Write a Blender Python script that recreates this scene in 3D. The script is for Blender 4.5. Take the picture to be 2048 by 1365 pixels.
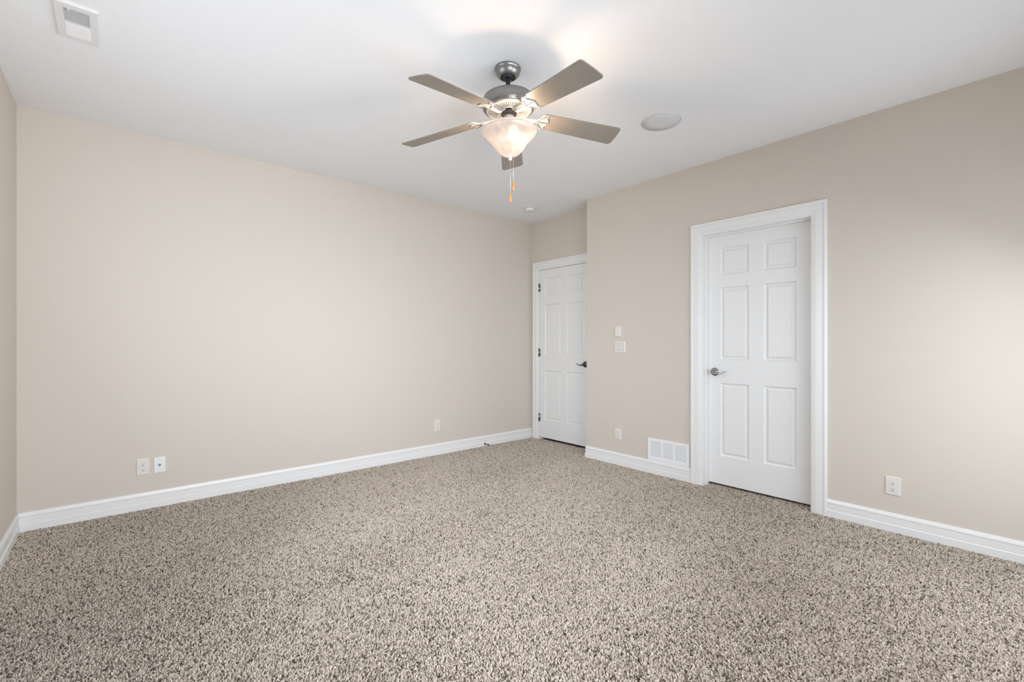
import bpy, math, random
import numpy as np
from mathutils import Vector, Matrix

for o in list(bpy.data.objects):
    bpy.data.objects.remove(o, do_unlink=True)
S = bpy.context.scene
COL = S.collection
PI = math.pi

# ---------------------------------------------------------------- room measures (metres, floor plan seen from above)
XL, XR, XA = -0.477, 3.735, 3.99      # left wall, right wall, alcove wall
YF, YB, YC = -0.43, 4.24, 3.125       # wall behind the camera, long back wall, end of the right wall
H = 2.70                              # ceiling
ZF = -0.012                           # carpet backing; the pile reaches up to about z = 0
WT = 0.12                             # wall thickness

# ---------------------------------------------------------------- camera
cam_data = bpy.data.cameras.new('camera')
cam = bpy.data.objects.new('camera', cam_data)
COL.objects.link(cam)
cam.location = (0, 0, 1.2)
YAW = -math.atan2(0.65342, 0.757)
cam.rotation_euler = (PI / 2, 0, YAW)
cam_data.sensor_width = 36.0
cam_data.lens = 917.0 / 2048.0 * 36.0
cam_data.shift_y = 2.5 / 2048.0
cam_data.clip_start = 0.02
S.camera = cam

# ---------------------------------------------------------------- world, daylight, exposure
world = bpy.data.worlds.new('sky')
S.world = world
world.use_nodes = True
bg = world.node_tree.nodes['Background']
bg.inputs['Color'].default_value = (0.80, 0.90, 1.0, 1)
bg.inputs['Strength'].default_value = 1.0
S.view_settings.view_transform = 'Standard'
S.view_settings.look = 'None'
S.view_settings.gamma = 1.0
S.view_settings.use_curve_mapping = False
S.view_settings.exposure = 0.0

# three tall windows outside the picture: two behind the viewer, sized to fit the light, one added in the left wall
WIN_Z0, WIN_Z1 = 0.05, 2.15
WINS_F = [(0.30, 1.70), (2.00, 3.40)]      # along x
ADDED_WIN_L = (1.50, 2.90)                       # along y


def area(name, loc, rot, sx, sy, power, color, spread=180):
    d = bpy.data.lights.new(name, 'AREA')
    d.shape = 'RECTANGLE'
    d.size, d.size_y = sx, sy
    d.energy = power
    d.color = color
    d.spread = math.radians(spread)
    o = bpy.data.objects.new(name, d)
    o.location = loc
    o.rotation_euler = rot
    COL.objects.link(o)
    return o


# area lights for daylight and fill, aims and powers tuned to room brightness: straight in, down from the sky, and up off the bright ground outside
DAY = (0.922, 1.0, 1.105)
LOWZ, TOPZ = (0.05, 1.20), (0.70, 2.15)


def front_light(name, win, zr, tilt, power, spread=180, yaw=0):
    area(name, ((win[0] + win[1]) / 2, YF + 0.03, (zr[0] + zr[1]) / 2), (math.radians(90 + tilt), 0, math.radians(yaw)), win[1] - win[0], zr[1] - zr[0], power, DAY, spread)


def left_light(name, zr, tilt, power, spread=180, yaw=-90):
    area(name, (XL + 0.03, (ADDED_WIN_L[0] + ADDED_WIN_L[1]) / 2, (zr[0] + zr[1]) / 2), (math.radians(90 + tilt), 0, math.radians(yaw)), ADDED_WIN_L[1] - ADDED_WIN_L[0], zr[1] - zr[0], power, DAY, spread)


front_light('daylight_straight', WINS_F[0], TOPZ, -6, 31, 100)
front_light('daylight_low', WINS_F[0], LOWZ, -5, 12)
front_light('daylight_low_right', WINS_F[1], LOWZ, -5, 14)
front_light('daylight_sky_right', WINS_F[1], TOPZ, -54, 13)
front_light('daylight_sky', WINS_F[0], TOPZ, -55, 17)
front_light('daylight_right', WINS_F[1], TOPZ, 6, 13)
front_light('fill_slanting', WINS_F[1], TOPZ, 3, 9.5, 70, 44)  # added fill, turned to brighten the left wall
left_light('fill_left_straight', TOPZ, -13, 17, 80, -74)  # fill from the added left window, turned towards the alcove door
left_light('fill_left_upward', TOPZ, 30, 22)  # upward fill from the added left window
LAMP = 220.0           # emission strength of the bulb in the fan light

S.cycles.use_denoising = True
S.cycles.max_bounces = 10
S.cycles.diffuse_bounces = 6
S.cycles.sample_clamp_indirect = 6.0
S.cycles.caustics_reflective = False
S.cycles.caustics_refractive = False


# ---------------------------------------------------------------- materials
def mat(name, color, rough=0.5, metal=0.0, spec=0.5, bump=None, noise=None):
    m = bpy.data.materials.new(name)
    m.use_nodes = True
    nt = m.node_tree
    b = nt.nodes['Principled BSDF']
    b.inputs['Base Color'].default_value = (*color, 1)
    b.inputs['Roughness'].default_value = rough
    b.inputs['Metallic'].default_value = metal
    b.inputs['Specular IOR Level'].default_value = spec
    tc = None
    if bump or noise:
        tc = nt.nodes.new('ShaderNodeTexCoord')
    if bump:
        scale, strength, dist, detail = bump
        n = nt.nodes.new('ShaderNodeTexNoise')
        n.inputs['Scale'].default_value = scale
        n.inputs['Detail'].default_value = detail
        n.inputs['Roughness'].default_value = 0.55
        nt.links.new(tc.outputs['Object'], n.inputs['Vector'])
        bm = nt.nodes.new('ShaderNodeBump')
        bm.inputs['Strength'].default_value = strength
        bm.inputs['Distance'].default_value = dist
        nt.links.new(n.outputs['Fac'], bm.inputs['Height'])
        nt.links.new(bm.outputs['Normal'], b.inputs['Normal'])
    if noise:
        scale, amount = noise
        n = nt.nodes.new('ShaderNodeTexNoise')
        n.inputs['Scale'].default_value = scale
        n.inputs['Detail'].default_value = 4
        nt.links.new(tc.outputs['Object'], n.inputs['Vector'])
        r = nt.nodes.new('ShaderNodeValToRGB')
        r.color_ramp.elements[0].position = 0.3
        r.color_ramp.elements[1].position = 0.7
        r.color_ramp.elements[0].color = (*[c * (1 - amount) for c in color], 1)
        r.color_ramp.elements[1].color = (*[min(1, c * (1 + amount)) for c in color], 1)
        nt.links.new(n.outputs['Fac'], r.inputs['Fac'])
        nt.links.new(r.outputs['Color'], b.inputs['Base Color'])
    return m


M = {}
M['wall'] = mat('beige_wall_paint', (0.62, 0.557, 0.484), 0.6, spec=0.25, bump=(260, 0.10, 0.002, 3))
M['ceiling'] = mat('white_textured_ceiling', (0.86, 0.86, 0.86), 0.8, spec=0.15, bump=(38, 0.35, 0.006, 5))
M['trim'] = mat('white_trim_paint', (0.785, 0.775, 0.755), 0.35, spec=0.4)
M['door'] = mat('white_door_paint', (0.775, 0.768, 0.75), 0.4, spec=0.4)
M['plate'] = mat('ivory_white_plastic', (0.71, 0.67, 0.625), 0.35)
M['plastic'] = mat('white_plastic', (0.77, 0.76, 0.745), 0.4)
M['grille'] = mat('white_enamelled_steel', (0.83, 0.83, 0.83), 0.4)
M['speaker'] = mat('white_perforated_mesh', (0.72, 0.72, 0.72), 0.7, spec=0.2)
M['lens'] = mat('pale_lens_plastic', (0.92, 0.92, 0.92), 0.3)
M['slot'] = mat('dark_slot', (0.03, 0.03, 0.03), 0.7)
M['duct'] = mat('dark_duct', (0.10, 0.10, 0.10), 0.8)
M['grey_slot'] = mat('grey_seam', (0.35, 0.33, 0.31), 0.7)
M['pewter'] = mat('brushed_pewter', (0.27, 0.262, 0.25), 0.36, metal=0.85, noise=(60, 0.06))
M['iron_metal'] = mat('pewter_blade_iron', (0.66, 0.63, 0.59), 0.42, metal=0.45)
M['black'] = mat('black_rubber', (0.015, 0.015, 0.015), 0.5)
M['nickel'] = mat('satin_nickel', (0.33, 0.325, 0.32), 0.25, metal=1.0)
M['dark_metal'] = mat('dark_bronze', (0.09, 0.09, 0.09), 0.35, metal=0.8)
M['blade'] = mat('taupe_fan_blade', (0.265, 0.230, 0.192), 0.42, spec=0.4, noise=(14, 0.05))
M['blade_top'] = mat('pale_blade_edge', (0.55, 0.55, 0.53), 0.45)
M['fob'] = mat('honey_wood', (0.62, 0.28, 0.06), 0.4, noise=(90, 0.2))
M['chain'] = mat('pale_chain', (0.70, 0.66, 0.60), 0.4, metal=0.6)
M['backing'] = mat('carpet_backing', (0.22, 0.187, 0.16), 0.95, spec=0.05, noise=(160, 0.35))
M['glass_pane'] = None


def carpet_material():
    m = bpy.data.materials.new('frieze_carpet_yarn')
    m.use_nodes = True
    nt = m.node_tree
    b = nt.nodes['Principled BSDF']
    b.inputs['Roughness'].default_value = 0.85
    b.inputs['Specular IOR Level'].default_value = 0.12
    hi = nt.nodes.new('ShaderNodeHairInfo')
    r = nt.nodes.new('ShaderNodeValToRGB')
    cr = r.color_ramp
    cr.interpolation = 'LINEAR'
    pts = [(0.0, (0.085, 0.062, 0.047)), (0.09, (0.18, 0.140, 0.110)), (0.15, (0.49, 0.415, 0.342)),
           (0.6, (0.60, 0.515, 0.432)), (1.0, (0.70, 0.612, 0.523))]
    cr.elements[0].position, cr.elements[0].color = pts[0][0], (*pts[0][1], 1)
    cr.elements[1].position, cr.elements[1].color = pts[-1][0], (*pts[-1][1], 1)
    for p, c in pts[1:-1]:
        e = cr.elements.new(p)
        e.color = (*c, 1)
    nt.links.new(hi.outputs['Random'], r.inputs['Fac'])
    nt.links.new(r.outputs['Color'], b.inputs['Base Color'])
    return m


M['carpet'] = carpet_material()


def glass_bowl_material():
    m = bpy.data.materials.new('alabaster_glass')
    m.use_nodes = True
    nt = m.node_tree
    for n in list(nt.nodes):
        nt.nodes.remove(n)
    out = nt.nodes.new('ShaderNodeOutputMaterial')
    tc = nt.nodes.new('ShaderNodeTexCoord')
    n = nt.nodes.new('ShaderNodeTexNoise')
    n.inputs['Scale'].default_value = 9
    n.inputs['Detail'].default_value = 5
    n.inputs['Distortion'].default_value = 1.6
    nt.links.new(tc.outputs['Object'], n.inputs['Vector'])
    r = nt.nodes.new('ShaderNodeValToRGB')
    r.color_ramp.elements[0].position = 0.35
    r.color_ramp.elements[0].color = (0.43, 0.43, 0.45, 1)
    r.color_ramp.elements[1].position = 0.68
    r.color_ramp.elements[1].color = (0.57, 0.57, 0.59, 1)
    nt.links.new(n.outputs['Fac'], r.inputs['Fac'])
    tl = nt.nodes.new('ShaderNodeBsdfTranslucent')
    df = nt.nodes.new('ShaderNodeBsdfDiffuse')
    rf = nt.nodes.new('ShaderNodeBsdfRefraction')
    rf.inputs['IOR'].default_value = 1.02
    rf.inputs['Roughness'].default_value = 0.5
    gl = nt.nodes.new('ShaderNodeBsdfGlossy')
    gl.inputs['Roughness'].default_value = 0.25
    for s in (tl, df, rf):
        nt.links.new(r.outputs['Color'], s.inputs['Color'])
    m1 = nt.nodes.new('ShaderNodeMixShader'); m1.inputs[0].default_value = 0.45
    nt.links.new(tl.outputs[0], m1.inputs[1]); nt.links.new(df.outputs[0], m1.inputs[2])
    m2 = nt.nodes.new('ShaderNodeMixShader'); m2.inputs[0].default_value = 0.30
    nt.links.new(m1.outputs[0], m2.inputs[1]); nt.links.new(rf.outputs[0], m2.inputs[2])
    m3 = nt.nodes.new('ShaderNodeMixShader'); m3.inputs[0].default_value = 0.05
    nt.links.new(m2.outputs[0], m3.inputs[1]); nt.links.new(gl.outputs[0], m3.inputs[2])
    nt.links.new(m3.outputs[0], out.inputs['Surface'])
    return m


M['bowl'] = glass_bowl_material()


def emit_material(name, color, strength):
    m = bpy.data.materials.new(name)
    m.use_nodes = True
    b = m.node_tree.nodes['Principled BSDF']
    b.inputs['Base Color'].default_value = (*color, 1)
    b.inputs['Emission Color'].default_value = (*color, 1)
    b.inputs['Emission Strength'].default_value = strength
    return m


M['bulb'] = emit_material('warm_bulb', (1.0, 0.74, 0.49), LAMP)
M['bulb_dim'] = emit_material('warm_bulb_dim', (1.0, 0.74, 0.49), LAMP * 0.65)


def pane_material():
    m = bpy.data.materials.new('window_glass')
    m.use_nodes = True
    b = m.node_tree.nodes['Principled BSDF']
    b.inputs['Base Color'].default_value = (1, 1, 1, 1)
    b.inputs['Roughness'].default_value = 0.02
    b.inputs['Transmission Weight'].default_value = 1.0
    b.inputs['IOR'].default_value = 1.45
    return m


M['pane'] = pane_material()


# ---------------------------------------------------------------- mesh helpers
class MB:
    def __init__(self):
        self.v, self.f, self.sm = [], [], []

    def add(self, verts, faces, mtx=None, smooth=False):
        k = len(self.v)
        for p in verts:
            p = Vector(p)
            if mtx is not None:
                p = mtx @ p
            self.v.append(tuple(p))
        for f in faces:
            self.f.append(tuple(i + k for i in f))
            self.sm.append(smooth)
        return self

    def box(self, x0, x1, y0, y1, z0, z1, mtx=None):
        v = [(x0, y0, z0), (x1, y0, z0), (x1, y1, z0), (x0, y1, z0), (x0, y0, z1), (x1, y0, z1), (x1, y1, z1), (x0, y1, z1)]
        return self.add(v, [(0, 3, 2, 1), (4, 5, 6, 7), (0, 1, 5, 4), (1, 2, 6, 5), (2, 3, 7, 6), (3, 0, 4, 7)], mtx)

    def bevel_plate(self, x0, x1, z0, z1, t, b, mtx=None):
        """a wall plate: back at y = 0, front at y = -t, front edges sloped over b"""
        v = []
        for (d, y) in ((0, 0), (0, -t * 0.45), (b * 0.35, -t * 0.8), (b, -t)):
            v += [(x0 + d, y, z0 + d), (x1 - d, y, z0 + d), (x1 - d, y, z1 - d), (x0 + d, y, z1 - d)]
        f = []
        for r in range(3):
            for i in range(4):
                j = (i + 1) % 4
                f.append((r * 4 + i, r * 4 + j, r * 4 + 4 + j, r * 4 + 4 + i))
        f.append((12, 13, 14, 15)); f.append((3, 2, 1, 0))
        return self.add(v, f, mtx)

    def lathe(self, pts, seg=48, mtx=None, smooth=True):
        """pts: (radius, z) turned about the z axis"""
        v, f = [], []
        ring = []
        for (r, z) in pts:
            if r < 1e-6:
                ring.append([len(v)]); v.append((0, 0, z))
            else:
                ring.append(list(range(len(v), len(v) + seg)))
                for k in range(seg):
                    a = 2 * PI * k / seg
                    v.append((r * math.cos(a), r * math.sin(a), z))
        for A, B in zip(ring, ring[1:]):
            for k in range(seg):
                j = (k + 1) % seg
                if len(A) == 1 and len(B) > 1:
                    f.append((A[0], B[k], B[j]))
                elif len(B) == 1 and len(A) > 1:
                    f.append((A[k], B[0], A[j]))
                elif len(A) > 1:
                    f.append((A[k], B[k], B[j], A[j]))
        return self.add(v, f, mtx, smooth)

    def tube(self, path, radii, seg=10, mtx=None, flat=1.0, smooth=True):
        """round bar along a path; flat < 1 squashes it across its local up"""
        path = [Vector(p) for p in path]
        if not hasattr(radii, '__len__'):
            radii = [radii] * len(path)
        v, f = [], []
        for i, p in enumerate(path):
            t = (path[min(i + 1, len(path) - 1)] - path[max(i - 1, 0)]).normalized()
            up = Vector((0, 0, 1)) if abs(t.z) < 0.95 else Vector((1, 0, 0))
            s = t.cross(up).normalized()
            u = s.cross(t).normalized()
            for k in range(seg):
                a = 2 * PI * k / seg
                v.append(p + s * (radii[i] * math.cos(a)) + u * (radii[i] * flat * math.sin(a)))
        for i in range(len(path) - 1):
            for k in range(seg):
                j = (k + 1) % seg
                f.append((i * seg + k, i * seg + j, (i + 1) * seg + j, (i + 1) * seg + k))
        f.append(tuple(reversed(range(seg))))
        f.append(tuple(range((len(path) - 1) * seg, len(path) * seg)))
        return self.add(v, f, mtx, smooth)

    def prism(self, outline, z0, z1, mtx=None, smooth=False):
        n = len(outline)
        v = [(x, y, z0) for x, y in outline] + [(x, y, z1) for x, y in outline]
        f = [tuple(reversed(range(n))), tuple(range(n, 2 * n))]
        for i in range(n):
            j = (i + 1) % n
            f.append((i, j, n + j, n + i))
        return self.add(v, f, mtx, smooth)

    def build(self, name, material, parent=None, loc=None, rotz=0.0, bevel=None):
        me = bpy.data.meshes.new(name)
        me.from_pydata(self.v, [], self.f)
        me.polygons.foreach_set('use_smooth', self.sm)
        me.materials.append(material)
        me.validate()
        me.update()
        o = bpy.data.objects.new(name, me)
        COL.objects.link(o)
        if parent is not None:
            o.parent = parent
        if loc is not None:
            o.location = loc
        o.rotation_euler = (0, 0, rotz)
        if bevel:
            bv = o.modifiers.new('bevel', 'BEVEL')
            bv.width = bevel; bv.segments = 2; bv.limit_method = 'ANGLE'
        return o


def tag(o, label, cat, group=None, kind=None):
    o['label'] = label
    o['category'] = cat
    if group:
        o['group'] = group
    if kind:
        o['kind'] = kind
    return o


def empty(name, loc, rotz=0.0):
    o = bpy.data.objects.new(name, None)
    o.empty_display_size = 0.1
    COL.objects.link(o)
    o.location = loc
    o.rotation_euler = (0, 0, rotz)
    return o


def struct(o, label, cat):
    return tag(o, label, cat, kind='structure')


# ---------------------------------------------------------------- the room shell
SLAB1_Y0, SLAB1_Y1 = 1.083, 1.867       # door in the right wall
OP1_Y0, OP1_Y1, OP1_Z = 1.080, 1.870, 2.094
SLAB2_Y0, SLAB2_Y1 = 3.285, 4.102       # door in the alcove
OP2_Y0, OP2_Y1, OP2_Z = 3.282, 4.105, 2.094

b = MB().box(XL - WT, XA + 1.2, YF - WT, YB + WT, ZF - 0.1, ZF)
struct(b.build('floor', M['backing']), 'carpet backing over the whole bedroom floor', 'floor')
b = MB().box(XL - WT, XA + 1.2, YF - WT, YB + WT, H, H + 0.1)
struct(b.build('ceiling', M['ceiling']), 'white textured ceiling carrying the ceiling fan', 'ceiling')
b = MB().box(XL - WT, XA + 1.2, YB, YB + WT, ZF, H)
struct(b.build('wall_back', M['wall']), 'long plain beige wall across the back of the room', 'wall')
b = MB()
b.box(XL - WT, XL, YF, ADDED_WIN_L[0], ZF, H).box(XL - WT, XL, ADDED_WIN_L[1], YB, ZF, H)
b.box(XL - WT, XL, *ADDED_WIN_L, ZF, WIN_Z0).box(XL - WT, XL, *ADDED_WIN_L, WIN_Z1, H)
struct(b.build('wall_left', M['wall']), 'beige wall at the left edge of the picture', 'wall')
b = MB()
b.box(XR, XR + WT, YF, OP1_Y0 - 0.02, ZF, H)
b.box(XR, XR + WT, OP1_Y0 - 0.02, OP1_Y1 + 0.02, OP1_Z + 0.02, H)
b.box(XR, XR + WT, OP1_Y1 + 0.02, YC, ZF, H)
struct(b.build('wall_right', M['wall']), 'beige wall with the recessed white door and the floor register', 'wall')
b = MB()
b.box(XA, XA + WT, YC - 0.0, OP2_Y0 - 0.02, ZF, H)
b.box(XA, XA + WT, OP2_Y0 - 0.02, OP2_Y1 + 0.02, OP2_Z + 0.02, H)
b.box(XA, XA + WT, OP2_Y1 + 0.02, YB, ZF, H)
struct(b.build('wall_alcove', M['wall']), 'shaded beige wall above the white door in the far corner', 'wall')
b = MB().box(XR + WT, XA + 1.2, YC - WT, YC, ZF, H)
struct(b.build('wall_return', M['wall']), 'short beige return wall at the end of the right wall', 'wall')
b = MB().box(XA + 1.1, XA + 1.2, YF - WT, YB, ZF, H)
struct(b.build('wall_outer', M['wall']), 'wall of the dark spaces behind the two doors', 'wall')
b = MB()
edges = [XL - WT, *[e for w_ in WINS_F for e in w_], XA + 1.1]
for x0, x1 in zip(edges[0::2], edges[1::2]):
    b.box(x0, x1, YF - WT, YF, ZF, H)
for x0, x1 in WINS_F:
    b.box(x0, x1, YF - WT, YF, ZF, WIN_Z0)
    b.box(x0, x1, YF - WT, YF, WIN_Z1, H)
struct(b.build('wall_front', M['wall']), 'beige wall with two tall windows, behind the viewer', 'wall')


def window(name, loc, rotz, w, label):
    """white framed two pane window; local x along the wall, z up"""
    wn = empty(name, loc, rotz)
    struct(wn, label, 'window')
    w2, hh = w / 2, WIN_Z1 - WIN_Z0
    b = MB()
    b.box(-w2, -w2 + 0.05, -0.04, 0.04, 0, hh).box(w2 - 0.05, w2, -0.04, 0.04, 0, hh)
    b.box(-w2 + 0.05, w2 - 0.05, -0.04, 0.04, 0, 0.05).box(-w2 + 0.05, w2 - 0.05, -0.04, 0.04, hh - 0.05, hh)
    b.box(-0.03, 0.03, -0.03, 0.03, 0.05, hh - 0.05)
    b.build('window_frame', M['trim'], wn)
    for sx0, sx1 in ((-w2 + 0.05, -0.03), (0.03, w2 - 0.05)):
        MB().box(sx0, sx1, -0.003, 0.003, 0.05, hh - 0.05).build('pane', M['pane'], wn)


for k, (x0, x1) in enumerate(WINS_F):
    window('window_%d' % (k + 1), ((x0 + x1) / 2, YF - 0.06, WIN_Z0), 0, x1 - x0, ('tall white framed window behind the viewer, by the left wall', 'tall white framed window behind the viewer, by the right wall')[k])
window('window_3', (XL - 0.06, sum(ADDED_WIN_L) / 2, WIN_Z0), PI / 2, ADDED_WIN_L[1] - ADDED_WIN_L[0], 'tall white framed window added in the left wall for light, ahead of the viewer')  # unseen window, added to brighten the far end of the room

# ---------------------------------------------------------------- baseboards
BASE = [(0.0, ZF), (0.0165, ZF), (0.0165, 0.0405), (0.0150, 0.0425), (0.0100, 0.0436), (0.0115, 0.0500), (0.0118, 0.0862),
        (0.0060, 0.0880), (0.0060, 0.0899), (0.0122, 0.0912), (0.0115, 0.0975), (0.0078, 0.1095), (0.0058, 0.1150), (0.0, 0.1150)]


def baseboard(name, path, label):
    """path in plan; the room lies on the right-hand side of the path direction"""
    n = len(path)
    pts = [Vector((p[0], p[1])) for p in path]
    nr = []
    for i in range(n - 1):
        d = (pts[i + 1] - pts[i]).normalized()
        nr.append(Vector((d.y, -d.x)))
    off = []
    for i in range(n):
        if i == 0:
            off.append(nr[0])
        elif i == n - 1:
            off.append(nr[-1])
        else:
            m = (nr[i - 1] + nr[i])
            off.append(m / (m.dot(nr[i])))
    k = len(BASE)
    v, f = [], []
    for p, o in zip(pts, off):
        for d, z in BASE:
            v.append((p.x + o.x * d, p.y + o.y * d, z))
    for i in range(n - 1):
        for j in range(k):
            j2 = (j + 1) % k
            f.append((i * k + j, i * k + j2, (i + 1) * k + j2, (i + 1) * k + j))
    f.append(tuple(range(k)))
    f.append(tuple(reversed(range((n - 1) * k, n * k))))
    o = MB().add(v, f).build(name, M['trim'])
    return struct(o, label, 'baseboard')


CAS = 0.0975                     # casing width
baseboard('baseboard_left', [(XL, ADDED_WIN_L[1]), (XL, YB)], 'white grooved baseboard along the left wall')
baseboard('baseboard_back', [(XL, YB), (XA - 0.002, YB)], 'white grooved baseboard along the long back wall')
baseboard('baseboard_right', [(XR + WT, YC), (XR, YC), (XR, OP1_Y1 + 0.005 + CAS)][0:3],
          'white baseboard under the floor register, from the wall corner to the door')
baseboard('baseboard_near', [(XR, OP1_Y0 - 0.005 - CAS), (XR, YF)], 'white baseboard to the right of the recessed door')

# ---------------------------------------------------------------- door casings and jambs
CASING = [(0.0, 0.0), (0.0, 0.008), (0.004, 0.0095), (0.0115, 0.0095), (0.014, 0.0125), (0.022, 0.0135), (0.0255, 0.0120), (0.0275, 0.0150),
          (0.048, 0.0158), (0.0690, 0.0160), (0.0715, 0.0135), (0.0735, 0.0135), (0.0765, 0.0185), (0.084, 0.0195), (0.092, 0.0190), (0.0965, 0.0160), (CAS, 0.0)]


def casing_verts(b, x0, x1, z1, zb):
    """U shaped moulding round an opening; local x to the right, -y out of the wall"""
    v, f = [], []
    k = len(CASING)
    for (s, t) in CASING:
        v += [(x0 - s, -t, zb), (x0 - s, -t, z1 + s), (x1 + s, -t, z1 + s), (x1 + s, -t, zb)]
    for i in range(k - 1):
        for j in range(3):
            f.append((i * 4 + j, i * 4 + j + 1, i * 4 + 4 + j + 1, i * 4 + 4 + j))
    b.add(v, f)


def door_trim(name, loc, rotz, w, ztop, stop_y, label):
    """casing, jamb and stop; the opening spans x 0..w"""
    b = MB()
    casing_verts(b, -0.005, w + 0.005, ztop + 0.005, ZF)
    jd = WT                                    # jamb depth
    b.box(-0.018, 0.0, 0.0, jd, ZF, ztop + 0.018)
    b.box(w, w + 0.018, 0.0, jd, ZF, ztop + 0.018)
    b.box(0.0, w, 0.0, jd, ztop, ztop + 0.018)
    if stop_y is not None:
        s0, s1 = stop_y
        b.box(0.0, 0.011, s0, s1, ZF, ztop - 0.011)
        b.box(w - 0.011, w, s0, s1, ZF, ztop - 0.011)
        b.box(0.0, w, s0, s1, ztop - 0.011, ztop)
    o = b.build(name, M['trim'], None, loc, rotz)
    return struct(o, label, 'door trim')


R90 = -PI / 2
door_trim('trim_1', (XR, OP1_Y1, 0), R90, OP1_Y1 - OP1_Y0, OP1_Z, (0.047, 0.079), 'white moulded casing round the recessed door in the right wall')
door_trim('trim_2', (XA, OP2_Y1, 0), R90, OP2_Y1 - OP2_Y0, OP2_Z, (0.037, 0.07), 'white moulded casing round the door in the far corner')

# ---------------------------------------------------------------- six panel doors
PANEL = [(0.0, 0.0), (0.003, 0.0065), (0.007, 0.0110), (0.012, 0.0125), (0.016, 0.0120), (0.029, 0.0075), (0.0315, 0.0030)]


def door_slab(w, z0, z1, cols, rows, th=0.035):
    """local x 0..w, front face at y = 0, panels pressed into it"""
    b = MB()
    xs = sorted({0.0, w, *[c for p in cols for c in p]})
    zs = sorted({z0, z1, *[c for p in rows for c in p]})
    for x0, x1 in zip(xs, xs[1:]):
        for a0, a1 in zip(zs, zs[1:]):
            if (x0, x1) in cols and (a0, a1) in rows:
                v, f = [], []
                for d, y in PANEL:
                    v += [(x0 + d, y, a0 + d), (x1 - d, y, a0 + d), (x1 - d, y, a1 - d), (x0 + d, y, a1 - d)]
                for r in range(len(PANEL) - 1):
                    for i in range(4):
                        j = (i + 1) % 4
                        f.append((r * 4 + i, r * 4 + j, r * 4 + 4 + j, r * 4 + 4 + i))
                k = (len(PANEL) - 1) * 4
                f.append((k, k + 1, k + 2, k + 3))
                b.add(v, f)
            else:
                b.add([(x0, 0, a0), (x1, 0, a0), (x1, 0, a1), (x0, 0, a1)], [(0, 1, 2, 3)])
    b.add([(0, 0, z0), (w, 0, z0), (w, 0, z1), (0, 0, z1), (0, th, z0), (w, th, z0), (w, th, z1), (0, th, z1)],
          [(4, 7, 6, 5), (0, 4, 5, 1), (1, 5, 6, 2), (2, 6, 7, 3), (3, 7, 4, 0)])
    return b


def lever_handle(parent, x, z, direction, material, label):
    """rose on the door face, lever reaching out towards direction (+1 or -1 along local x)"""
    rot = Matrix.Translation((x, 0, z)) @ Matrix.Rotation(PI / 2, 4, 'X')      # local z -> -y
    b = MB()
    b.lathe([(0.0, 0.0), (0.034, 0.0), (0.0345, 0.003), (0.032, 0.007), (0.028, 0.0095), (0.020, 0.011), (0.015, 0.015), (0.0125, 0.030), (0.0115, 0.046), (0.0, 0.048)], 36, rot)
    h = b.build('door_handle', material, parent)
    h['label'] = label
    s = direction
    path, rad = [], []
    for i in range(15):
        u = i / 14
        px = x - s * 0.010 + s * u * 0.118
        pz = z + 0.010 * math.sin(u * PI * 1.75 + 2.2) - 0.004 + 0.004 * u
        py = -0.046 + 0.010 * u * u - 0.004 * math.sin(u * PI)
        path.append((px, py, pz))
        rad.append(0.0085 * (1 - u) ** 1.6 + 0.0034)
    lv = MB().tube(path, rad, 12, flat=0.8)
    lv.build('lever', material, h)
    return h


# door in the right wall, set back in its frame
w = SLAB1_Y1 - SLAB1_Y0
c = lambda ya, yb: (SLAB1_Y1 - ya, SLAB1_Y1 - yb)
sl = door_slab(w, 0.018, 2.090, [c(1.760, 1.532), c(1.4205, 1.195)], [(0.253, 0.859), (1.055, 1.655), (1.760, 1.982)])
d1 = sl.build('door_1', M['door'], None, (XR + 0.080, SLAB1_Y1, 0), R90)
struct(d1, 'white six panel door set back in the right wall, lever on its left', 'door')
lever_handle(d1, SLAB1_Y1 - 1.806, 0.951, 1, M['nickel'], 'satin nickel lever handle')

# door in the alcove, flush with its casing
w = SLAB2_Y1 - SLAB2_Y0
c = lambda ya, yb: (SLAB2_Y1 - ya, SLAB2_Y1 - yb)
sl = door_slab(w, 0.026, 2.090, [c(4.005, 3.737), c(3.642, 3.380)], [(0.247, 0.852), (1.048, 1.661), (1.782, 1.984)])
d2 = sl.build('door_2', M['door'], None, (XA + 0.001, SLAB2_Y1, 0), R90)
struct(d2, 'white six panel door in the far corner, three hinges on its left', 'door')
lever_handle(d2, SLAB2_Y1 - 3.361, 0.951, -1, M['dark_metal'], 'dark metal lever handle')
for hz in (0.2665, 1.072, 1.877):
    b = MB()
    b.lathe([(0, -0.048), (0.0075, -0.048), (0.0075, 0.048), (0, 0.048)], 12, Matrix.Translation((-0.0015, -0.006, hz)))
    b.lathe([(0, 0.048), (0.0085, 0.048), (0.006, 0.054), (0, 0.055)], 12, Matrix.Translation((-0.0015, -0.006, hz)))
    b.box(0.004, 0.020, -0.0015, 0.0, hz - 0.045, hz + 0.045)
    hg = b.build('hinge', M['nickel'], d2)
    hg['label'] = 'satin nickel hinge'


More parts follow.
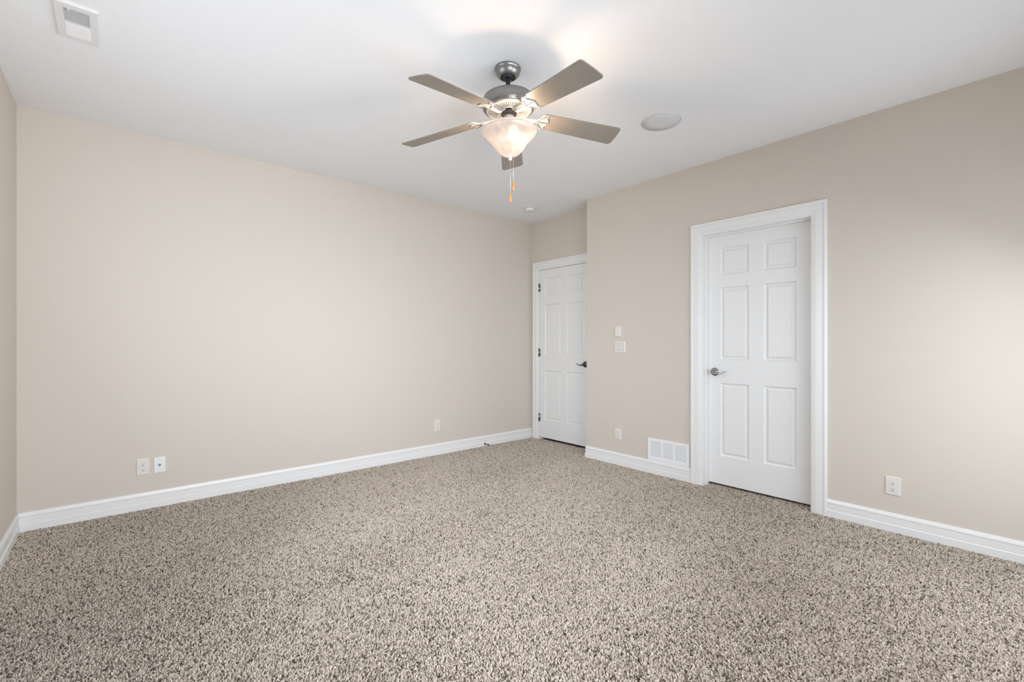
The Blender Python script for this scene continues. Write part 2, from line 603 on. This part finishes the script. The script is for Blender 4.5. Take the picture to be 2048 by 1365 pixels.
# ---------------------------------------------------------------- carpet pile
def carpet():
    rng = np.random.default_rng(7)
    sp = 0.0070
    xs = np.arange(XL + 0.018, XA + 0.02, sp)
    ys = np.arange(YF + 0.02, YB - 0.018, sp * 0.9)
    gx, gy = np.meshgrid(xs, ys)
    gx = gx + (np.arange(len(ys)) % 2)[:, None] * sp * 0.5
    x = gx.ravel() + rng.uniform(-0.45, 0.45, gx.size) * sp
    y = gy.ravel() + rng.uniform(-0.45, 0.45, gx.size) * sp
    main = (x < XR - 0.017) & (y < YB - 0.017)
    alc = (x >= XR - 0.017) & (y > YC + 0.018) & (x < XA + 0.02) & ((x < XA - 0.004) | ((y > OP2_Y0 + 0.01) & (y < OP2_Y1 - 0.01)))
    dr = (x >= XR - 0.017) & (x < XR + 0.115) & (y > OP1_Y0 + 0.013) & (y < OP1_Y1 - 0.013)
    k = main | alc | dr
    x, y = x[k], y[k]
    n = len(x)
    # slow drifts of the pile direction, as left by feet and the vacuum cleaner
    dirx = np.zeros(n); diry = np.zeros(n); lift = np.zeros(n)
    for _ in range(14):
        fx, fy = rng.normal(0, 2.6, 2)
        ph = rng.uniform(0, 2 * PI, 3)
        dirx += np.sin(fx * x + fy * y + ph[0]); diry += np.sin(fx * x + fy * y + ph[1]); lift += np.sin(1.6 * (fx * x + fy * y) + ph[2])
    dirx /= 5; diry /= 5; lift /= 4
    ang = rng.uniform(0, 2 * PI, n)
    lean = rng.uniform(0.2, 1.25, n)
    lx = np.cos(ang) * lean + 0.30 * dirx
    ly = np.sin(ang) * lean + 0.30 * diry
    hgt = 0.0125 * rng.uniform(0.72, 1.15, n) * (1 + 0.06 * lift)
    P = np.zeros((n, 4, 3), np.float32)
    curl = rng.normal(0, 0.0016, (n, 2))
    for i, t in enumerate((0.0, 0.38, 0.74, 1.0)):
        bend = t ** 1.4
        P[:, i, 0] = x + lx * 0.0078 * bend + curl[:, 0] * math.sin(t * PI)
        P[:, i, 1] = y + ly * 0.0078 * bend + curl[:, 1] * math.sin(t * PI)
        P[:, i, 2] = ZF + hgt * (t * (1.0 - 0.12 * t * lean))
    R = np.zeros((n, 4), np.float32)
    base = 0.0025 * rng.uniform(0.85, 1.2, n)
    for i, s in enumerate((0.95, 1.1, 1.0, 0.55)):
        R[:, i] = base * s
    hc = bpy.data.hair_curves.new('carpet_pile')
    hc.add_curves([4] * n)
    hc.attributes['position'].data.foreach_set('vector', P.ravel())
    ra = hc.attributes.get('radius') or hc.attributes.new('radius', 'FLOAT', 'POINT')
    ra.data.foreach_set('value', R.ravel())
    hc.materials.append(M['carpet'])
    o = bpy.data.objects.new('carpet_pile', hc)
    COL.objects.link(o)
    tag(o, 'beige and brown flecked twist pile carpet over the whole floor', 'carpet', kind='stuff')
    print('tufts', n)


carpet()


# ---------------------------------------------------------------- plates on the walls
def slots(b, cx, cz, y):
    b.box(cx - 0.0075, cx - 0.0050, y - 0.0006, y, cz - 0.001, cz + 0.0075)
    b.box(cx + 0.0050, cx + 0.0072, y - 0.0006, y, cz + 0.0, cz + 0.0068)


def outlet(loc, rotz, w, h, label, dark=True):
    t = empty('wall_outlet', loc, rotz)
    tag(t, label, 'outlet', 'wall outlets near the baseboards')
    MB().bevel_plate(-w / 2, w / 2, -h / 2, h / 2, 0.0065, 0.006).build('cover_plate', M['plate'], t)
    for cz in (0.0195, -0.0195):
        ol = []
        for k in range(32):
            a = 2 * PI * k / 32
            px, pz = 0.0172 * math.cos(a), 0.0172 * math.sin(a)
            ol.append((px, max(-0.0135, min(0.0135, pz))))
        mt = Matrix.Translation((0, -0.0062, cz)) @ Matrix.Rotation(PI / 2, 4, 'X')
        rc = MB().prism(ol, 0.0, 0.0022, mt).build('receptacle', M['plate'], t)
        s = MB()
        slots(s, 0, cz + 0.001, -0.0084)
        s.build('blade_slots', M['grey_slot'], rc)
        g = MB().lathe([(0, 0), (0.0030, 0), (0.0030, 0.0008), (0, 0.0008)], 12, Matrix.Translation((0, -0.0083, cz - 0.0075)) @ Matrix.Rotation(PI / 2, 4, 'X'))
        g.build('ground_hole', M['slot'], rc)
    MB().lathe([(0, 0), (0.003, 0), (0.0026, 0.001), (0, 0.0013)], 12, Matrix.Translation((0, -0.0064, 0)) @ Matrix.Rotation(PI / 2, 4, 'X')).build('screw', M['plate'], t)
    return t


outlet((0.1460, YB, 0.302), 0, 0.075, 0.117, 'ivory outlet beside the cable jack plate on the long back wall')
outlet((2.6055, YB, 0.3075), 0, 0.072, 0.122, 'ivory outlet alone on the back wall, nearer the corner door')
outlet((XR, 2.7308, 0.296), R90, 0.078, 0.107, 'ivory outlet below the light switch, left of the wall register')
outlet((XR, 0.6238, 0.287), R90, 0.077, 0.1175, 'ivory outlet on the right wall, right of the recessed door')

t = empty('cable_jack_plate', (0.241, YB, 0.3005), 0)
tag(t, 'white cable jack plate with one round socket, right beside an outlet', 'jack plate')
MB().bevel_plate(-0.0345, 0.0345, -0.057, 0.057, 0.0065, 0.005).build('cover_plate', M['plastic'], t)
jk = MB().lathe([(0.0, 0.0), (0.0075, 0.0), (0.0075, 0.002), (0.0050, 0.002), (0.0050, 0.010), (0.0018, 0.010), (0.0018, 0.006), (0, 0.006)], 18,
                Matrix.Translation((0, -0.0062, 0.0)) @ Matrix.Rotation(PI / 2, 4, 'X')).build('coax_socket', M['nickel'], t)
for z in (-0.042, 0.042):
    MB().lathe([(0, 0), (0.0032, 0), (0.0026, 0.001), (0, 0.0013)], 12, Matrix.Translation((0, -0.0064, z)) @ Matrix.Rotation(PI / 2, 4, 'X')).build('screw', M['plastic'], t)

t = empty('light_switch', (XR, 2.7077, 1.1542), R90)
tag(t, 'ivory double rocker light switch below a narrow blank cover', 'light switch')
MB().bevel_plate(-0.0615, 0.0615, -0.0565, 0.0565, 0.0065, 0.006).build('cover_plate', M['plate'], t)
for sx in (-0.0235, 0.0235):
    MB().box(sx - 0.0185, sx + 0.0185, -0.0068, -0.0062, -0.035, 0.035).build('rocker_seam', M['grey_slot'], t)
    v = [(-0.0165, -0.0068, -0.033), (0.0165, -0.0068, -0.033), (0.0165, -0.0068, 0.033), (-0.0165, -0.0068, 0.033),
         (-0.0165, -0.0105, -0.033), (0.0165, -0.0105, -0.033), (0.0165, -0.0078, 0.0), (-0.0165, -0.0078, 0.0), (-0.0165, -0.0075, 0.033), (0.0165, -0.0075, 0.033)]
    f = [(4, 5, 6, 7), (7, 6, 9, 8), (0, 1, 5, 4), (3, 8, 9, 2), (0, 4, 7), (0, 7, 3), (3, 7, 8), (1, 6, 5), (1, 2, 6), (2, 9, 6)]
    MB().add([(p[0] + sx, p[1], p[2]) for p in v], f).build('rocker', M['plate'], t)

t = empty('wall_cover', (XR, 2.7278, 1.306), R90)
tag(t, 'narrow blank ivory cover mounted above the double light switch', 'wall cover')
MB().bevel_plate(-0.0355, 0.0355, -0.0525, 0.0525, 0.004, 0.002).build('base', M['plate'], t)
MB().box(-0.030, 0.026, -0.016, -0.004, -0.048, 0.048).build('cover', M['plate'], t, bevel=0.0025)

# ---------------------------------------------------------------- return air register above the baseboard
t = empty('wall_register', (XR, 2.1905, 0.1155), R90)
tag(t, 'white slatted air register between the recessed door and a wall outlet', 'air register')
W2, HV = 0.2015, 0.202
fr = MB()
T = 0.009
xs = [-W2, -W2 + 0.026, -0.0655, -0.0495, 0.0495, 0.0655, W2 - 0.026, W2]
zb, zt = 0.034, HV - 0.026
for x0, x1 in ((xs[0], xs[1]), (xs[2], xs[3]), (xs[4], xs[5]), (xs[6], xs[7])):
    fr.box(x0, x1, -T, 0, zb, zt)
fr.box(-W2, W2, -T, 0, 0, zb).box(-W2, W2, -T, 0, zt, HV)
fr.build('frame', M['grille'], t)
MB().box(xs[1], xs[6], -0.0016, -0.0006, zb, zt).build('duct_backing', M['duct'], t)
NS = 11
for x0, x1 in ((xs[1], xs[2]), (xs[3], xs[4]), (xs[5], xs[6])):
    lv = MB()
    for i in range(NS):
        zc = zb + (i + 0.5) * (zt - zb) / NS
        hh_ = (zt - zb) / NS
        v = [(x0, -0.0085, zc - hh_ * 0.48), (x1, -0.0085, zc - hh_ * 0.48), (x1, -0.0060, zc + hh_ * 0.26), (x0, -0.0060, zc + hh_ * 0.26),
             (x0, -0.0075, zc - hh_ * 0.50), (x1, -0.0075, zc - hh_ * 0.50), (x1, -0.0050, zc + hh_ * 0.22), (x0, -0.0050, zc + hh_ * 0.22)]
        lv.add(v, [(0, 1, 2, 3), (7, 6, 5, 4), (0, 4, 5, 1), (2, 6, 7, 3), (0, 3, 7, 4), (1, 5, 6, 2)])
    lv.build('louver_bank', M['grille'], t)

# ---------------------------------------------------------------- door stop screwed to the back baseboard
t = empty('door_stop', (3.232, YB - 0.0165, 0.0235), 0)
tag(t, 'small dark door stop sticking out of the back baseboard', 'door stop')
mt = Matrix.Rotation(PI / 2, 4, 'X')
MB().lathe([(0, 0), (0.012, 0), (0.012, 0.003), (0.006, 0.006), (0.0042, 0.010), (0.0042, 0.058), (0, 0.058)], 18, mt).build('rod', M['dark_metal'], t)
MB().lathe([(0, 0.056), (0.0085, 0.056), (0.0090, 0.066), (0.0070, 0.072), (0, 0.073)], 18, mt).build('bumper', M['black'], t)

# ---------------------------------------------------------------- ceiling fittings
t = empty('ceiling_speaker', (2.803, 1.6985, H), 0)
tag(t, 'round flush white speaker in the ceiling right of the fan', 'ceiling speaker')
R_ = 0.131
MB().lathe([(R_ - 0.0045, 0), (R_ - 0.0045, -0.005), (R_ - 0.002, -0.0055), (R_, -0.003), (R_, 0)], 72).build('bezel', M['speaker'], t)
MB().lathe([(R_ - 0.0050, -0.001), (R_ - 0.0050, -0.0044), (0.06, -0.0052), (0, -0.0056)], 72).build('grille', M['speaker'], t)
for dx, dy in ((-0.012, 0.008), (0.014, -0.004)):
    MB().lathe([(0, -0.0050), (0.006, -0.0050), (0.006, -0.0066), (0, -0.0068)], 14, Matrix.Translation((dx, dy, 0))).build('tweeter_post', M['speaker'], t)

t = empty('smoke_detector', (3.49, 3.735, H), 0)
tag(t, 'small round white smoke detector on the ceiling near the far corner', 'smoke detector')
MB().lathe([(0, 0), (0.066, 0), (0.066, -0.007), (0.062, -0.009), (0, -0.009)], 40).build('base', M['plastic'], t)
MB().lathe([(0, -0.009), (0.050, -0.009), (0.050, -0.012), (0, -0.012)], 40).build('vent_gap', M['duct'], t)
MB().lathe([(0, -0.012), (0.056, -0.012), (0.057, -0.020), (0.052, -0.034), (0.042, -0.040), (0, -0.042)], 40).build('cover', M['plastic'], t)
MB().lathe([(0, -0.040), (0.010, -0.0405), (0.009, -0.044), (0, -0.045)], 16, Matrix.Translation((0.010, -0.014, 0))).build('test_button', M['plastic'], t)

t = empty('bathroom_style_vent', (-0.137, 2.956, H), 0)
t.name = 'ceiling_vent'
tag(t, 'rectangular white ceiling vent with dark louvers beside a pale lens', 'ceiling vent')
HX, HY = 0.0775, 0.1565
gx0, gx1 = -0.0435, 0.0440
gy0, gy1 = -0.116, -0.004
ly0, ly1 = 0.012, 0.126
fr = MB()
Z = -0.011
for x0, x1, y0, y1 in ((-HX + 0.006, gx0, -HY + 0.006, HY - 0.006), (gx1, HX - 0.006, -HY + 0.006, HY - 0.006), (gx0, gx1, -HY + 0.006, gy0), (gx0, gx1, gy1, ly0), (gx0, gx1, ly1, HY - 0.006)):
    fr.box(x0, x1, y0, y1, Z, Z + 0.004)
for a, bb, e in (((-HX, -HY), (HX, -HY), 0), ((HX, -HY), (HX, HY), 1), ((HX, HY), (-HX, HY), 2), ((-HX, HY), (-HX, -HY), 3)):
    ins = lambda p: (p[0] - math.copysign(0.006, p[0]), p[1] - math.copysign(0.006, p[1]))
    ia, ib = ins(a), ins(bb)
    fr.add([(*a, 0), (*bb, 0), (*bb, Z + 0.004), (*a, Z + 0.004), (*ia, Z), (*ib, Z)], [(0, 1, 2, 3), (3, 2, 5, 4)])
fr.build('frame', M['plastic'], t)
MB().box(gx0 - 0.002, gx1 + 0.002, gy0 - 0.002, gy1 + 0.002, -0.0015, -0.0005).build('duct_backing', M['slot'], t)
lv = MB()
NL = 9
for i in range(NL):
    y = gy0 + (i + 0.35) * (gy1 - gy0) / NL
    lv.add([(gx0, y, Z), (gx1, y, Z), (gx1, y + 0.0020, Z + 0.006), (gx0, y + 0.0020, Z + 0.006),
            (gx0, y + 0.0040, Z), (gx1, y + 0.0040, Z), (gx1, y + 0.0060, Z + 0.006), (gx0, y + 0.0060, Z + 0.006)],
           [(0, 1, 2, 3), (7, 6, 5, 4), (0, 4, 5, 1), (2, 6, 7, 3), (0, 3, 7, 4), (1, 5, 6, 2)])
lv.build('louver_bank', M['speaker'], t)
MB().box(gx0 + 0.014, gx0 + 0.021, gy0 - 0.002, gy0 + 0.016, Z - 0.003, Z).build('damper_tab', M['plastic'], t)
MB().box(gx0, gx1, ly0, ly1, Z - 0.0012, Z + 0.003).build('lens', M['lens'], t, bevel=0.001)
MB().lathe([(0, Z + 0.001), (0.004, Z + 0.001), (0.0035, Z - 0.002), (0, Z - 0.0028)], 12, Matrix.Translation((0.002, ly1 + 0.010, 0))).build('screw', M['grille'], t)

# ---------------------------------------------------------------- ceiling fan
FX, FY = 1.6236, 1.9162
fan = empty('ceiling_fan', (FX, FY, H), 0)
tag(fan, 'pewter ceiling fan with five taupe blades and a lit bell glass light', 'ceiling fan')
zc = lambda z: z - H                      # heights given above the floor


def prof(pts):
    return [(r, zc(z)) for r, z in pts]


MB().lathe(prof([(0, H), (0.066, H), (0.0705, 2.6985), (0.0715, 2.694), (0.0705, 2.689), (0.0675, 2.6865), (0.0672, 2.684), (0.0665, 2.676), (0.0625, 2.666), (0.0560, 2.657), (0.0480, 2.6505), (0.0425, 2.6480), (0.0405, 2.6480), (0.0395, 2.6505), (0.0395, 2.668), (0.0, 2.668)]), 64).build('canopy', M['pewter'], fan)
MB().lathe(prof([(0.0, 2.667), (0.033, 2.663), (0.0345, 2.654), (0.028, 2.644), (0.018, 2.640), (0.0, 2.640)]), 32).build('hanger_ball', M['black'], fan)
MB().lathe(prof([(0, 2.655), (0.0128, 2.655), (0.0128, 2.578), (0.018, 2.574), (0.020, 2.560), (0, 2.560)]), 24).build('downrod', M['pewter'], fan)
MB().lathe(prof([(0.0, 2.572), (0.050, 2.570), (0.090, 2.562), (0.118, 2.551), (0.134, 2.541), (0.1415, 2.529), (0.1435, 2.515), (0.1435, 2.488), (0.1420, 2.482),
                 (0.1385, 2.4800), (0.1380, 2.4760), (0.1340, 2.4710), (0.1280, 2.4680), (0.1250, 2.4670), (0.1250, 2.476), (0.0, 2.476)]), 96).build('motor_housing', M['pewter'], fan)
# vent ring: radial fins over a black plate under the motor
MB().lathe(prof([(0.040, 2.4755), (0.1245, 2.4755), (0.1245, 2.4730), (0.040, 2.4730)]), 80).build('vent_backplate', M['black'], fan)
vr = MB()
NF = 56
for k in range(NF):
    mt = Matrix.Rotation(2 * PI * k / NF, 4, 'Z')
    z0_, z1_ = zc(2.4670), zc(2.4700)
    vr.add([(0.052, -0.0014, z0_), (0.112, -0.0036, z0_), (0.112, 0.0036, z0_), (0.052, 0.0014, z0_), (0.052, -0.0014, z1_), (0.112, -0.0036, z1_), (0.112, 0.0036, z1_), (0.052, 0.0014, z1_)],
           [(0, 3, 2, 1), (4, 5, 6, 7), (0, 1, 5, 4), (1, 2, 6, 5), (2, 3, 7, 6), (3, 0, 4, 7)], mt)
vr.lathe(prof([(0.110, 2.4710), (0.1247, 2.4710), (0.1247, 2.4665), (0.1170, 2.4655), (0.110, 2.4665)]), 80)
vr.lathe(prof([(0.044, 2.4710), (0.055, 2.4710), (0.055, 2.4665), (0.049, 2.4645), (0.044, 2.4660)]), 80)
vr.build('vent_ring', M['iron_metal'], fan)
MB().lathe(prof([(0.0, 2.4735), (0.0435, 2.4735), (0.0435, 2.450), (0.036, 2.444), (0.0, 2.444)]), 40).build('flywheel', M['black'], fan)
MB().lathe(prof([(0.0, 2.445), (0.026, 2.445), (0.030, 2.432), (0.030, 2.408), (0.046, 2.400), (0.056, 2.391), (0.056, 2.384), (0.0, 2.382)]), 40).build('light_fitter', M['iron_metal'], fan)

BLZ = 2.3865
TH0 = math.radians(47.45)
PITCH = -0.222
DROOP = 0.095


def blade_outline():
    r0, r1 = 0.192, 0.6545
    w0, w1 = 0.0600, 0.0735
    pts = []

    def corner(cx_, cy_, rad, a0, a1, n=6):
        for i in range(n + 1):
            a = a0 + (a1 - a0) * i / n
            pts.append((cx_ + rad * math.cos(a), cy_ + rad * math.sin(a)))
    corner(r1 - 0.022, -w1 + 0.020, 0.020, -PI / 2, -0.12)
    pts.append((r1, 0.0))
    corner(r1 - 0.022, w1 - 0.020, 0.020, 0.12, PI / 2)
    corner(r0 + 0.022, w0 - 0.022, 0.022, PI / 2, PI)
    corner(r0 + 0.022, -w0 + 0.022, 0.022, PI, 1.5 * PI)
    return pts


def iron_outline():
    """scalloped plate that holds a blade: a neck that spreads into three lobes"""
    half = [(0.146, 0.0115), (0.164, 0.0125), (0.173, 0.019), (0.178, 0.031), (0.184, 0.045), (0.194, 0.0545), (0.208, 0.0590), (0.222, 0.0595),
            (0.2285, 0.0570), (0.2270, 0.0525), (0.2190, 0.0480), (0.2130, 0.0405), (0.2135, 0.0325), (0.2190, 0.0250), (0.2235, 0.0195), (0.2240, 0.0130), (0.2290, 0.0070), (0.2320, 0.0)]
    return half + [(x, -y) for x, y in reversed(half[:-1])]


BO, IO = blade_outline(), iron_outline()
for k in range(5):
    a = TH0 + 2 * PI * k / 5
    rz = Matrix.Rotation(a, 4, 'Z')
    # the blades droop from the hub towards their tips
    fr_ = Matrix.Translation((0, 0, zc(BLZ) + 0.65 * DROOP)) @ rz @ Matrix.Rotation(math.atan(DROOP), 4, 'Y') @ Matrix.Rotation(PITCH, 4, 'X')
    bl = MB().prism(BO, 0.0, 0.0055, fr_).build('blade', M['blade'], fan)
    MB().prism([(0.20 + (x - 0.20) * 0.999, y * 0.992) for x, y in BO], 0.0055, 0.0068, fr_).build('top_veneer', M['blade_top'], bl)
    ir = MB()
    ir.prism(IO, -0.0042, -0.0002, fr_)
    # raised scrolls on the plate
    rl = MB()
    for s in (-1, 1):
        rl.tube([(0.160, s * 0.006, -0.0050), (0.176, s * 0.020, -0.0055), (0.188, s * 0.038, -0.0055), (0.205, s * 0.051, -0.0050), (0.221, s * 0.0545, -0.0045)],
                [0.003, 0.0035, 0.0035, 0.003, 0.002], 8, fr_, 0.7)
    rl.tube([(0.155, 0, -0.0050), (0.185, 0, -0.0060), (0.210, 0, -0.0055), (0.226, 0, -0.0045)], [0.004, 0.005, 0.004, 0.002], 8, fr_, 0.7)
    # arm from the flywheel down to the plate
    arm = [(0.034, 0, zc(2.462)), (0.047, 0, zc(2.461)), (0.058, 0, zc(2.455)), (0.066, 0, zc(2.445)), (0.076, 0, zc(2.437)), (0.094, 0, zc(2.4330)), (0.120, 0, zc(2.4325)), (0.150, 0, zc(2.4315)), (0.168, 0, zc(2.4295))]
    ir.tube(arm, [0.012, 0.012, 0.011, 0.010, 0.010, 0.0105, 0.011, 0.012, 0.012], 12, rz, 0.5)
    iro = ir.build('blade_iron', M['iron_metal'], fan)
    rl.build('scroll_relief', M['pewter'], iro)
    for sx_, sy_ in ((0.218, 0.0), (0.215, 0.0545), (0.215, -0.0545)):
        sc = MB().lathe([(0, -0.0075), (0.003, -0.0075), (0.0042, -0.0062), (0.0042, -0.004), (0, -0.004)], 10, fr_ @ Matrix.Translation((sx_, sy_, 0)))
        sc.build('screw', M['pewter'], iro)

# bell shaped glass bowl, open at the top
bo = [(0.1520, 2.3635), (0.1538, 2.3600), (0.1530, 2.3520), (0.1475, 2.3420), (0.1375, 2.3300), (0.1240, 2.3180), (0.1120, 2.3085), (0.1030, 2.3000), (0.0965, 2.2900), (0.0895, 2.2790), (0.0805, 2.2660), (0.0695, 2.2525), (0.0560, 2.2390), (0.0400, 2.2285), (0.0220, 2.2210), (0.0, 2.2190)]
bi = [(max(r - 0.0035, 0), z + 0.0035) for r, z in reversed(bo)]
bi[-1] = (0.1490, 2.3660)
bw = MB().lathe(prof(bo + bi), 80).build('glass_bowl', M['bowl'], fan)
bw['label'] = 'glowing alabaster glass bell bowl'
MB().lathe(prof([(0, 2.2225), (0.014, 2.2215), (0.0145, 2.218), (0.010, 2.2150), (0.0115, 2.2110), (0.0110, 2.2040), (0.0070, 2.1985), (0, 2.1970)]), 24).build('finial', M['chain'], bw)
# screw-in bulb lying towards the viewer's right
for right_, back_, mt_ in ((0.022, -0.030, M['bulb']), (0.018, 0.042, M['bulb_dim'])):
    bx_, by_ = 0.757 * right_ + 0.653 * back_, -0.653 * right_ + 0.757 * back_
    bu = MB().lathe([(0.0, 0.028), (0.012, 0.025), (0.022, 0.017), (0.0285, 0.0), (0.024, -0.016), (0.014, -0.025), (0.0, -0.029)], 24, Matrix.Translation((bx_, by_, zc(2.351)))).build('bulb', mt_, fan)
    MB().tube([(bx_, by_, zc(2.363)), (bx_ * 0.85, by_ * 0.85, zc(2.390))], 0.013, 16).build('bulb_socket', M['plastic'], fan)


# everything below the hanger ball leans a little: the rod hangs 2.3 degrees out of true
TILT = Matrix.Translation((0, 0, zc(2.655))) @ Matrix.Rotation(-0.0394, 4, 'Y') @ Matrix.Translation((0, 0, -zc(2.655)))
for ch_ in [o for o in COL.objects if o.parent is fan and o.name.split('.')[0] not in ('canopy', 'hanger_ball')]:
    ch_.matrix_local = TILT


def pull_chain(dx, dy, z_top, z_fob):
    p = TILT @ Vector((dx, dy, zc(z_top)))
    b = MB().tube([(p.x, p.y, p.z), (p.x, p.y, zc(z_fob))], 0.0011, 8)
    ch = b.build('pull_chain', M['chain'], fan)
    fb = MB().lathe([(0, 0.002), (0.0022, 0.001), (0.0040, -0.006), (0.0068, -0.022), (0.0076, -0.034), (0.0066, -0.044), (0.0040, -0.0500), (0, -0.0515)], 20, Matrix.Translation((p.x, p.y, zc(z_fob))))
    f_ = fb.build('wooden_fob', M['fob'], ch)
    f_['label'] = 'honey coloured wooden pull'


pull_chain(0.0, 0.0, 2.199, 2.021)
pull_chain(0.757 * 0.018, -0.654 * 0.018, 2.223, 2.087)
